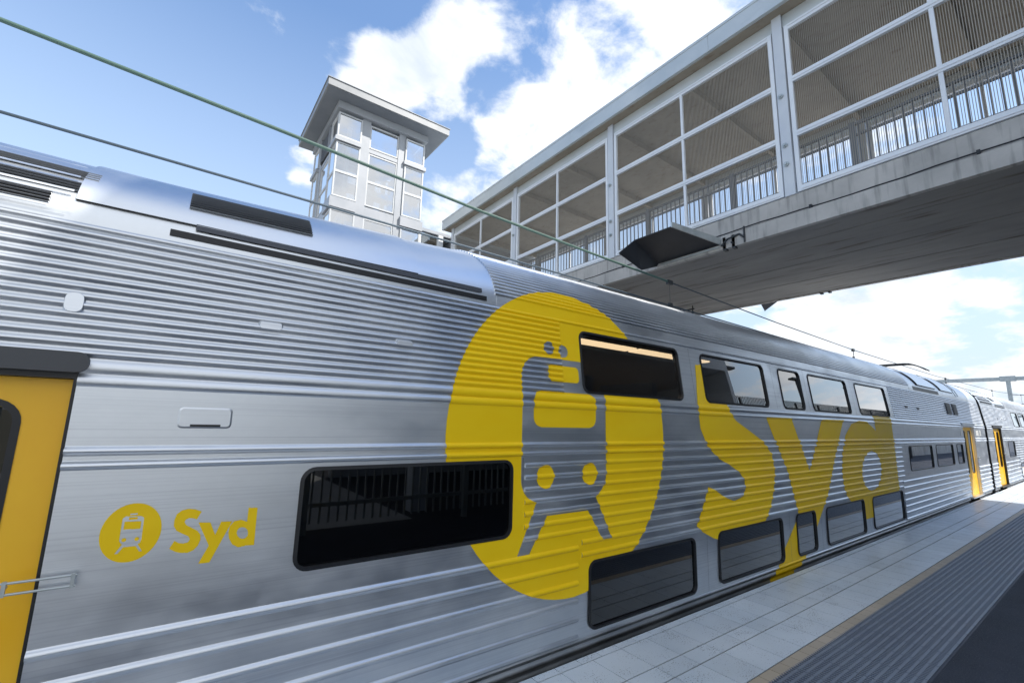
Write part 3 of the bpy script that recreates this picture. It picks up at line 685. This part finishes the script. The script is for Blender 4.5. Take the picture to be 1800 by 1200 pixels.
# ------------------------------------------------------------------ footbridge
BX0, BX1 = 8.46, 13.03; BY0, BY1 = -8.2, 16.05
bridge = empty('footbridge', (BX0, 8, -1.7), 'enclosed concrete footbridge with wire screens and metal roof crossing above the train', 'footbridge')
m = MB(); n = 7; pw = (BX1-BX0-.04)/n
for i in range(n): a = BX0+.02+i*pw; m.box(a+.012, a+pw-.012, BY0, BY1, 5.10+(.0 if i % 2 else .006), 5.30)
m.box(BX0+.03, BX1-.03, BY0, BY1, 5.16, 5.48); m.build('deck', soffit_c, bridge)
for x, s in ((BX0, 1), (BX1, -1)):
    m = MB(); m.box(x, x-s*.10, BY0, BY1, 5.085, 5.36); m.build('edge_beam', conc, bridge)
    m = MB(); m.box(x-s*.02, x+s*.20, BY0, BY1, 5.365, 5.74); m.build('parapet_beam', conc, bridge)
m = MB(); pts = []
yy = BY0
while yy < BY1: pts.append((BX0-.055, yy, 5.405+.012*math.sin(yy*2.1)+.006*math.sin(yy*7))); yy += .35
m.path(pts, .011, 6)
for i in range(12): m.box(BX0-.08, BX0-.02, BY0+.8+i*2.05, BY0+.84+i*2.05, 5.38, 5.44)
m.build('conduit', rubber, bridge)
m = MB(); m.box(BX0-.22, BX1+.22, BY0-.1, BY1+.25, 9.42, 9.46); m.box(BX0-.10, BX1+.10, BY0, BY1, 9.46, 9.75, 0); m.build('roof', ceil_m, bridge)
for x0, x1 in ((BX0-.30, BX0-.221), (BX1+.221, BX1+.30)):
    yy = BY0
    while yy < BY1+.3:
        m = MB(); e = min(yy+4.2, BY1+.3); m.box(x0, x1, yy+.003, e-.003, 9.43, 9.80); m.build('roof_fascia', fascia_m, bridge); yy += 4.2
m = MB(); m.box(BX0-.31, BX1+.31, BY0-.1, BY1+.32, 9.801, 9.86); m.build('roof_cap', fascia_m, bridge)
POSTS = [15.87, 11.54, 7.335, 3.17, -1.03, -5.2]
for px, s in ((BX0-.03, 1), (BX1+.03, -1)):
    for y in POSTS:
        m = MB(); m.box(px-s*.02, px+s*.16, y-.085, y+.085, 5.74, 9.42); po = m.build('post', post_p, bridge)
        m = MB()
        for z in (7.72, 6.72, 6.35): m.bar((px-s*.05, y+.02, z), (px-s*.02, y+.02, z), .045, 10); m.bar((px-s*.08, y+.02, z), (px-s*.05, y+.02, z), .025, 6)
        m.build('bolt', galv, po)
def bay(x, s, ya, yb, wires_on):
    """one screen panel: frame, two cross rails, middle mullion, wire screen"""
    g = .115; a, b = ya+g, yb-g; zb, zt = 5.76, 9.14; fo = x-s*.035
    m = MB(); w = .07
    m.box(fo, fo+s*.07, a, a+w, zb, zt); m.box(fo, fo+s*.07, b-w, b, zb, zt)
    m.box(fo, fo+s*.07, a+w, b-w, zb, zb+.11); m.box(fo, fo+s*.07, a+w, b-w, zt-.11, zt)
    m.box(fo-s*.012, fo+s*.05, a+w, b-w, zb+.03, zb+.05); m.box(fo-s*.012, fo+s*.05, a+w, b-w, zt-.05, zt-.03)
    f = m.build('screen_panel', paint_w, bridge)
    for z in (6.875, 7.975):
        m = MB(); m.box(fo-s*.006, fo+s*.06, a+w, b-w, z-.055, z+.055); m.box(fo-s*.016, fo-s*.007, a+w, b-w, z-.012, z+.012); m.build('rail', paint_w, f)
    mid = (a+b)/2; m = MB()
    for z0, z1 in ((zb+.11, 6.82), (6.93, 7.92), (8.03, zt-.11)): m.box(fo+s*.001, fo+s*.055, mid-.028, mid+.028, z0, z1)
    m.build('mullion', paint_w, f)
    xx = fo+s*.045; m = MB()
    if wires_on: m.face([(xx, a+w, zb+.1), (xx, b-w, zb+.1), (xx, b-w, zt-.1), (xx, a+w, zt-.1)]); 
    if wires_on: m.build('wire_mesh', screen_m, f)
    m = MB(); m.box(x, x+s*.10, ya+.09, yb-.09, 9.16, 9.41); m.build('head_panel', fascia_m, bridge)
ys = sorted(POSTS+[BY0])
for x, s in ((BX0, 1), (BX1, -1)):
    for ya, yb in zip(ys, ys[1:]):
        if yb-ya > 1.5: bay(x, s, ya, yb, s > 0)
def balustrade(x):
    m = MB(); z0 = 5.80
    m.box(x-.02, x+.02, BY0, BY1, 6.76, 6.80); m.box(x-.015, x+.015, BY0, BY1, 6.56, 6.60); m.box(x-.02, x+.02, BY0, BY1, 5.98, 6.05)
    y = BY0
    while y < BY1: m.box(x-.008, x+.008, y-.011, y+.011, z0, 6.78); y += .118
    y = POSTS[0]-1.0
    while y > BY0: m.box(x-.04, x+.04, y-.04, y+.04, z0-.1, 6.82); y -= 2.1
    m.build('balustrade', rail_m, bridge)
balustrade(BX0+.32); balustrade(BX1-.32)
m = MB()
for y in POSTS+[5.2, 9.4, 13.7, 1.1]: m.box(BX0+.05, BX1-.05, y-.05, y+.05, 9.26, 9.418)
m.build('rafters', ceil_m, bridge)
m = MB()
for y in (13.0, -6.5): m.box(BX0+.8, BX1-.8, y-.45, y+.45, -1.7, 5.1)
m.build('pier', conc, bridge)

# protective screens over the overhead wire, one on each side of the footbridge
def wire_guard(x, s, lab):
    r = empty('wire_guard', (x, 4.7, 5.1), lab, 'wire guard', 'steel guards over the overhead wire')
    # sloping tray: root on the beam, outer edge lifted, far end folded down
    A = Vector((x-s*.02, 4.45, 5.17)); B = Vector((x-s*.02, 5.95, 5.17)); C = Vector((x-s*1.12, 4.90, 5.42)); Dd = Vector((x-s*1.12, 5.78, 5.42)); E = Vector((x-s*1.12, 6.20, 5.26)); F = Vector((x-s*.55, 6.05, 4.97))
    up = Vector((0, 0, .018))
    m = MB(); m.prism([A, C, Dd, B] if s > 0 else [B, Dd, C, A], [p+up for p in ([A, C, Dd, B] if s > 0 else [B, Dd, C, A])]); m.build('tray', screen_f, r)
    m = MB(); m.prism([B, Dd, E, F] if s > 0 else [F, E, Dd, B], [p+up for p in ([B, Dd, E, F] if s > 0 else [F, E, Dd, B])]); m.build('side_flap', screen_f, r)
    m = MB(); t = Vector((0, -.03, 0)); m.prism([A+t, A+t+Vector((0, 0, .13)), C+t+Vector((0, 0, .10)), C+t], [A, A+Vector((0, 0, .13)), C+Vector((0, 0, .10)), C]); m.build('lip', galv, r)
    m = MB(); m.rbar(A+Vector((-s*.06, .05, -.02)), B+Vector((-s*.06, -.1, -.02)), .10, .03); m.build('fixing_angle', galv, r)
    m = MB()
    for y in (4.40, 4.22): m.box(x-s*.001, x-s*.10, y-.03, y+.03, 5.05, 5.32); m.bar((x-s*.08, y, 5.15), (x-s*.18, y, 5.15), .02, 8)
    m.path([(x-s*.12, 4.45, 5.15), (x-s*.16, 4.30, 5.24), (x-s*.10, 4.10, 5.30), (x-s*.12, 4.0, 5.2)], .02, 8); m.bar((x-s*.1, 4.0, 5.1), (x-s*.1, 4.0, 5.42), .02, 8)
    m.build('bracket', bracket_m, r)
wire_guard(BX0, 1, 'dark steel tray bracketed to the near edge of the footbridge above the train')
wire_guard(BX1, -1, 'dark steel tray poking out from the far edge beneath the footbridge')

# ------------------------------------------------------------------ lift tower
def tower():
    r = empty('lift_tower', (5.6, 18.7, -.05), 'pale grey glazed lift tower with an overhanging flat roof, behind the train', 'tower')
    xa, xb, ya, yb = 3.80, 7.28, 16.78, 20.60
    m = MB(); m.box(3.10, 8.09, 16.0, 21.0, 13.60, 13.88); m.build('roof', tow_roof, r)
    m = MB(); m.box(3.07, 8.12, 15.97, 21.03, 13.882, 13.905); m.build('roof_cap', tow_roof, r)
    m = MB(); m.box(3.16, 8.03, 16.06, 20.94, 13.59, 13.60); m.build('soffit', tow_soffit, r)
    m = MB(); m.box(xa-.13, xb+.13, ya-.14, yb+.12, 13.30, 13.59); m.build('head_beam', tow_grey, r)
    # columns
    cols = [(4.66, 5.0), (6.2, 6.48)]
    for a, b in cols: m = MB(); m.box(a, b, ya, ya+.25, -.05, 13.30); m.build('column', tow_grey, r); m = MB(); m.box(a, b, yb-.25, yb, -.05, 13.30); m.build('column', tow_grey, r)
    for a, b in ((17.72, 18.05), (19.35, 19.68)):
        for x0, x1 in ((xa, xa+.25), (xb-.25, xb)): m = MB(); m.box(x0, x1, a, b, -.05, 13.30); m.build('column', tow_grey, r)
    levels = [(12.18, 13.18), (9.74, 11.95), (7.05, 9.22), (4.2, 6.5), (1.5, 3.7)]
    bands = [(11.98, 12.14), (9.28, 9.68), (6.55, 7.0), (3.8, 4.15), (.6, 1.4)]
    # ledge bands: wrap corner bays, recessed between the columns
    for z0, z1 in bands:
        m = MB()
        for cx, sx in ((xa, 1), (xb, -1)):
            for cy, sy in ((ya, 1), (yb, -1)):
                m.box(cx-sx*.13, cx+sx*.85, cy-sy*.13, cy+sy*.10, z0, z1); m.box(cx-sx*.13, cx+sx*.10, cy+sy*.101, cy+sy*.93, z0, z1)
        m.box(5.0, 6.2, ya+.02, ya+.14, z0, z1); m.box(5.0, 6.2, yb-.14, yb-.02, z0, z1)
        m.box(xa+.02, xa+.14, 18.05, 19.35, z0, z1); m.box(xb-.14, xb-.02, 18.05, 19.35, z0, z1)
        m.build('ledge', tow_grey, r)
    def win(p0, p1, z0, z1, nrm, trans):
        """window between two ground points on a wall facing nrm"""
        p0 = Vector((*p0, 0)); p1 = Vector((*p1, 0)); n = Vector((*nrm, 0)); m = MB(); t = .055; dd = (p1-p0).normalized()
        def bb(a, b, za, zb):
            q = [p0+dd*a, p0+dd*b]; q2 = [q[0]-n*.07, q[1]-n*.07]; m.box(min(q[0].x, q2[1].x, q[1].x), max(q[0].x, q[1].x, q2[0].x, q2[1].x) if True else 0, min(q[0].y, q[1].y, q2[0].y, q2[1].y), max(q[0].y, q[1].y, q2[0].y, q2[1].y), za, zb)
        Ln = (p1-p0).length
        bb(0, t, z0, z1); bb(Ln-t, Ln, z0, z1); bb(t, Ln-t, z0, z0+t); bb(t, Ln-t, z1-t, z1)
        if trans: zz = z0+(z1-z0)*.46; bb(t, Ln-t, zz-.05, zz+.05)
        f = m.build('window', tow_white, r)
        m = MB(); a = p0+dd*t-n*.03; b = p1-dd*t-n*.03; pts = [(a.x, a.y, z0+t), (b.x, b.y, z0+t), (b.x, b.y, z1-t), (a.x, a.y, z1-t)]; m.face(pts); m.build('pane', tower_glass, f)
    for i, (z0, z1) in enumerate(levels):
        tr = (z1-z0) > 1.5
        e = .06
        win((xa-e+.0, ya-e), (4.655, ya-e), z0, z1, (0, -1), tr); win((6.485, ya-e), (xb+e, ya-e), z0, z1, (0, -1), tr)
        win((5.0, ya+.03), (6.2, ya+.03), z0, z1, (0, -1), tr)
        win((xa-e, ya-e+.072), (xa-e, 17.715), z0, z1, (-1, 0), tr); win((xb+e, ya-e+.072), (xb+e, 17.715), z0, z1, (1, 0), tr)
        win((xa-e, 19.685), (xa-e, yb), z0, z1, (-1, 0), tr); win((xb+e, 19.685), (xb+e, yb), z0, z1, (1, 0), tr)
        win((xa-e+.072, yb+e), (4.655, yb+e), z0, z1, (0, 1), tr); win((6.485, yb+e), (xb, yb+e), z0, z1, (0, 1), tr)
        win((5.0, yb-.03), (6.2, yb-.03), z0, z1, (0, 1), tr)
        if i: win((xa+.03, 18.05), (xa+.03, 19.35), z0, z1, (-1, 0), tr)
        win((xb-.03, 18.05), (xb-.03, 19.35), z0, z1, (1, 0), tr)
    m = MB(); m.box(xa+.03, xa+.08, 18.05, 19.35, 12.15, 13.25, 0)
    for i in range(11): z = 12.22+i*.09; m.prism([(xa-.05, 18.1, z), (xa+.03, 18.1, z+.05), (xa+.03, 19.3, z+.05), (xa-.05, 19.3, z)][::-1], [(xa-.05, 18.1, z+.012), (xa+.03, 18.1, z+.062), (xa+.03, 19.3, z+.062), (xa-.05, 19.3, z+.012)][::-1], 1)
    m.box(xa-.07, xa, 18.051, 18.1, 12.15, 13.29, 1); m.box(xa-.07, xa, 19.3, 19.349, 12.15, 13.29, 1)
    m.build('louvre', [rubber, tow_grey], r)
    # lift shaft frame and machinery seen through the glass
    m = MB()
    for x in (4.4, 6.7):
        for y in (17.6, 19.8): m.box(x-.08, x+.08, y-.08, y+.08, -.05, 13.3)
    for z in (3, 6.2, 9.4, 10.6, 12.6):
        m.box(4.4, 6.7, 17.54, 17.66, z, z+.22); m.box(4.4, 6.7, 19.74, 19.86, z, z+.22); m.box(4.34, 4.46, 17.6, 19.8, z, z+.22); m.box(6.64, 6.76, 17.6, 19.8, z, z+.22)
    m.build('lift_shaft_frame', tow_white, r)
    m = MB(); m.box(4.7, 6.3, 17.9, 19.6, 7.6, 9.95); m.build('lift_car', tow_grey, r)
    m = MB(); m.box(xa+.1, xb-.1, ya+.1, yb-.1, -.04, .0); m.box(xa+.05, xb-.05, ya+.26, yb-.26, 13.22, 13.29); m.build('floor_plates', tow_soffit, r)
tower()

# glazed link between the lift tower and the footbridge
lk = empty('glazed_link', (7.9, 18, 5.3), 'low glazed passage joining the lift tower to the footbridge', 'passage')
m = MB(); m.box(7.42, 8.9, 16.95, 20.4, 9.50, 9.60); m.box(7.42, 8.9, 16.9, 20.45, 9.44, 9.495); m.build('roof', tow_grey, lk)
m = MB(); m.box(7.42, 8.9, 17.0, 20.4, 5.2, 5.5); m.build('floor', conc, lk)
m = MB(); m.box(8.30, 8.52, 16.90, 17.06, 5.5, 9.44); m.box(7.42, 7.50, 16.94, 17.02, 5.5, 9.44); m.build('post', paint_w, lk)
m = MB(); m.face([(7.50, 16.99, 5.5), (8.3, 16.99, 5.5), (8.3, 16.99, 9.44), (7.5, 16.99, 9.44)]); m.build('pane', tower_glass, lk)
m = MB(); m.prism([(7.5, 18.6, 7.6), (8.8, 18.6, 8.9), (8.8, 18.8, 8.9), (7.5, 18.8, 7.6)], [(7.5, 18.6, 7.9), (8.8, 18.6, 9.2), (8.8, 18.8, 9.2), (7.5, 18.8, 7.9)]); m.box(7.5, 8.8, 20.2, 20.3, 5.5, 9.4); m.build('stair_flight', tow_soffit, lk)
# stairs building at the far platform end of the bridge
sb = empty('stair_building', (10.7, 18.5, -.05), 'grey concourse building closing the far end of the footbridge', 'building')
m = MB(); m.box(8.95, 13.2, 16.5, 24, -.05, 9.35); m.build('wall', tow_grey, sb)
m = MB(); m.box(8.92, 13.4, 16.45, 24.2, 9.36, 9.55); m.build('roof', fascia_m, sb)

# ------------------------------------------------------------------ overhead wires
def wires():
    y = 4.1
    cat = [(-22, 4.9), (-8, 4.45), (-1.2, 4.15), (.57, 4.07), (2.7, 3.955), (4.3, 3.905), (6.02, 3.86), (9.5, 3.75), (13.93, 3.66), (22, 3.62), (34, 3.75), (48, 4.2), (60, 4.9)]
    def cz(x):
        for (a, za), (b, zb) in zip(cat, cat[1:]):
            if a <= x <= b: return za+(zb-za)*(x-a)/(b-a)
        return 4.9
    wz = lambda x: 3.515-.006*x if x < 12 else 3.44
    r = empty('catenary_wire', (6, y, 3.8), 'upper overhead wire, green sheathed towards the viewer, running along above the train', 'overhead wire', 'overhead wires above the train')
    def smooth(x0, x1, n): return [(x0+(x1-x0)*i/n, y, cz(x0+(x1-x0)*i/n)) for i in range(n+1)]
    m = MB(); m.path(smooth(-22, 6.02, 40), .0165, 8); m.build('sheathed_wire', cable_g, r)
    m = MB(); m.path(smooth(6.02, 60, 60), .010, 6); m.build('bare_wire', cable_d, r)
    r2 = empty('contact_wire', (6, y, 3.5), 'lower overhead wire, thin and dark blue, just above the train roof', 'overhead wire', 'overhead wires above the train')
    m = MB(); m.path([(-22, y, wz(-22)), (-1, y, wz(-1)), (12, y, wz(12)), (60, y, 3.44)], .0115, 8); m.build('wire', cable_d, r2)
    for x in (6.05, 13.9, 23.5, 33, 43):
        m = MB(); a, b = cz(x), wz(x)
        for d in (0, .03) if x > 13 else (0,): m.bar((x+d, y, b), (x+d, y, a), .004, 5)
        m.box(x-.06, x+.06, y-.022, y+.022, a-.04, a+.025); m.box(x-.04, x+.04, y-.018, y+.018, b-.02, b+.04)
        tag(m.build('dropper', bracket_m, at=None), {6.05: 'thin dropper with clamps under the near edge of the footbridge', 13.9: 'dropper loop on the wires just left of the pantograph', 23.5: 'first small dropper on the wires right of the pantograph', 33: 'second small dropper on the wires right of the pantograph', 43: 'farthest tiny dropper on the wires before the gantry'}[x], 'wire dropper', 'droppers between the overhead wires')
    bx, by = 11.90, 7.52
    m = MB(); m.bar((bx, by-.25, 5.0), (bx, by+.25, 5.0), .02, 6)
    for yy in (by-.2, by+.2): m.bar((bx, yy, 5.1), (bx, yy, 4.82), .016, 6); m.bar((bx, yy, 4.80), (bx, yy, 4.92), .035, 8)
    tag(m.build('insulator_bracket', bracket_m), 'small dark insulator bracket hanging under the footbridge over the train roof', 'bracket')
wires()
def portal(x, lab, zb=6.45, mast_y=6.35):
    r = empty('overhead_gantry', (x, mast_y, -1.5), lab, 'gantry', 'gantries spanning the tracks')
    m = MB()
    m.box(x-.12, x+.12, -6, 15.5, zb-.16, zb+.16); m.build('beam', galv, r)
    m = MB(); m.box(x-.14, x+.14, mast_y-.14, mast_y+.14, -1.5, zb-.16); m.box(x-.2, x+.2, mast_y-.5, mast_y+.5, zb-.22, zb+.24); m.build('mast', galv, r)
    m = MB(); m.box(x-.14, x+.14, -6, -5.72, -.05, zb-.16); m.box(x-.14, x+.14, 15.2, 15.48, -.05, zb-.16); m.build('mast', galv, r)
    m = MB(); m.bar((x, mast_y, 3.6), (x, mast_y-2.2, 5.0), .04, 8); m.bar((x, mast_y, 5.0), (x, mast_y-2.2, 5.0), .03, 8); m.bar((x, mast_y-2.2, 5.0), (x, mast_y-2.2, 3.5), .03, 8)
    m.build('cantilever', galv, r)
portal(60, 'grey steel gantry spanning the tracks beyond the train, far right')
portal(115, 'smaller distant gantry seen beyond the first one, far right')

# ------------------------------------------------------------------ behind the photographer (seen in the glass and casting shade)
con = empty('concourse_building', (9, -4.6, 0), 'grey station concourse on the platform where the footbridge lands', 'building')
cb0, cb1 = 3.6, 15.8
m = MB(); m.box(cb0, cb1, -8.0, -7.8, 0, 9.4); m.box(cb0, cb0+.2, -7.8, -2.6, 4.6, 9.4); m.box(cb1-.2, cb1, -7.8, -2.6, 0, 9.4); m.box(cb0+.2, cb1-.2, -2.8, -2.6, 5.1, 6.1)
m.box(cb0+.2, cb1-.2, -7.8, -2.6, 4.9, 5.1); m.build('wall', tow_white, con)
m = MB(); m.box(cb0-.5, cb1+5.4, -8.9, -2.2, 9.41, 9.75); m.build('roof', fascia_m, con)  # overhang past the end wall is added, unseen, to shade the far train
for x in (cb0+.15, 6.2, 13.6): m = MB(); m.box(x-.15, x+.15, -2.9, -2.6, 0, 5.1); m.build('column', post_p, con)
m = MB()
for a in (3.85, 5.4, 6.9): m.box(a, a+1.35, -2.72, -2.66, 6.15, 9.35)
m.build('window', tow_grey, con)
# m = MB(); m.prism([(cb0-7, -6.6, 0), (cb0, -6.6, 4.9), (cb0, -6.4, 4.9), (cb0-7, -6.4, 0)], [(cb0-7, -6.6, .4), (cb0, -6.6, 5.3), (cb0, -6.4, 5.3), (cb0-7, -6.4, .4)]); m.build('stair_flight', conc, con)
def palisade(x0, x1, y, lab, h=2.1, zb=0.0, gm=None):
    gm = gm or galv
    r = empty('palisade_fence', (x0, y, zb), lab, 'fence', 'palisade fences along the platform')
    m = MB(); x = x0
    while x < x1: m.box(x, x+.028, y-.012, y+.012, zb+.12, zb+h); x += .13
    m.build('pales', gm, r)
    for z in (.35, h-.4): m = MB(); m.box(x0, x1, y+.013, y+.05, zb+z, zb+z+.06); m.build('rail', gm, r)
    x = x0
    while x < x1: m = MB(); m.box(x, x+.08, y+.052, y+.13, zb, zb+h-.1); m.build('post', gm, r); x += 2.6
palisade(-14, 8.2, -1.9, 'palisade fence on the platform just behind the viewer')
palisade(15.9, 62, -3.9, 'palisade fence on top of the retaining wall beyond the concourse', 2.6, 1.9, bracket_m)
rw = empty('retaining_wall', (16, -4, 0), 'long concrete retaining wall at the back of the platform', 'wall'); m = MB(); m.box(15.9, 62, -4.3, -3.75, 0, 1.9); m.build('wall_face', conc, rw); m = MB(); m.box(15.85, 62, -4.33, -3.70, 1.901, 1.98); m.build('coping', conc, rw)
def lamp(x, y, lab, h=5.2):
    r = empty('platform_lamp', (x, y, 0), lab, 'lamp post', 'lamp posts at the back of the platform')
    m = MB(); m.bar((x, y, 0), (x, y, h), .07, 12, .05); m.build('pole', bracket_m, r)
    m = MB(); m.rbar((x-.5, y, h+.03), (x+.5, y, h+.03), .22, .08); m.build('lamp_head', bracket_m, r)
for i, x in enumerate((16.5, 22.5, 29, 36)): lamp(x, -3.0, ['lamp post nearest the concourse', 'second lamp post from the concourse', 'third lamp post from the concourse', 'farthest lamp post from the concourse'][i]+' on the back of the platform')
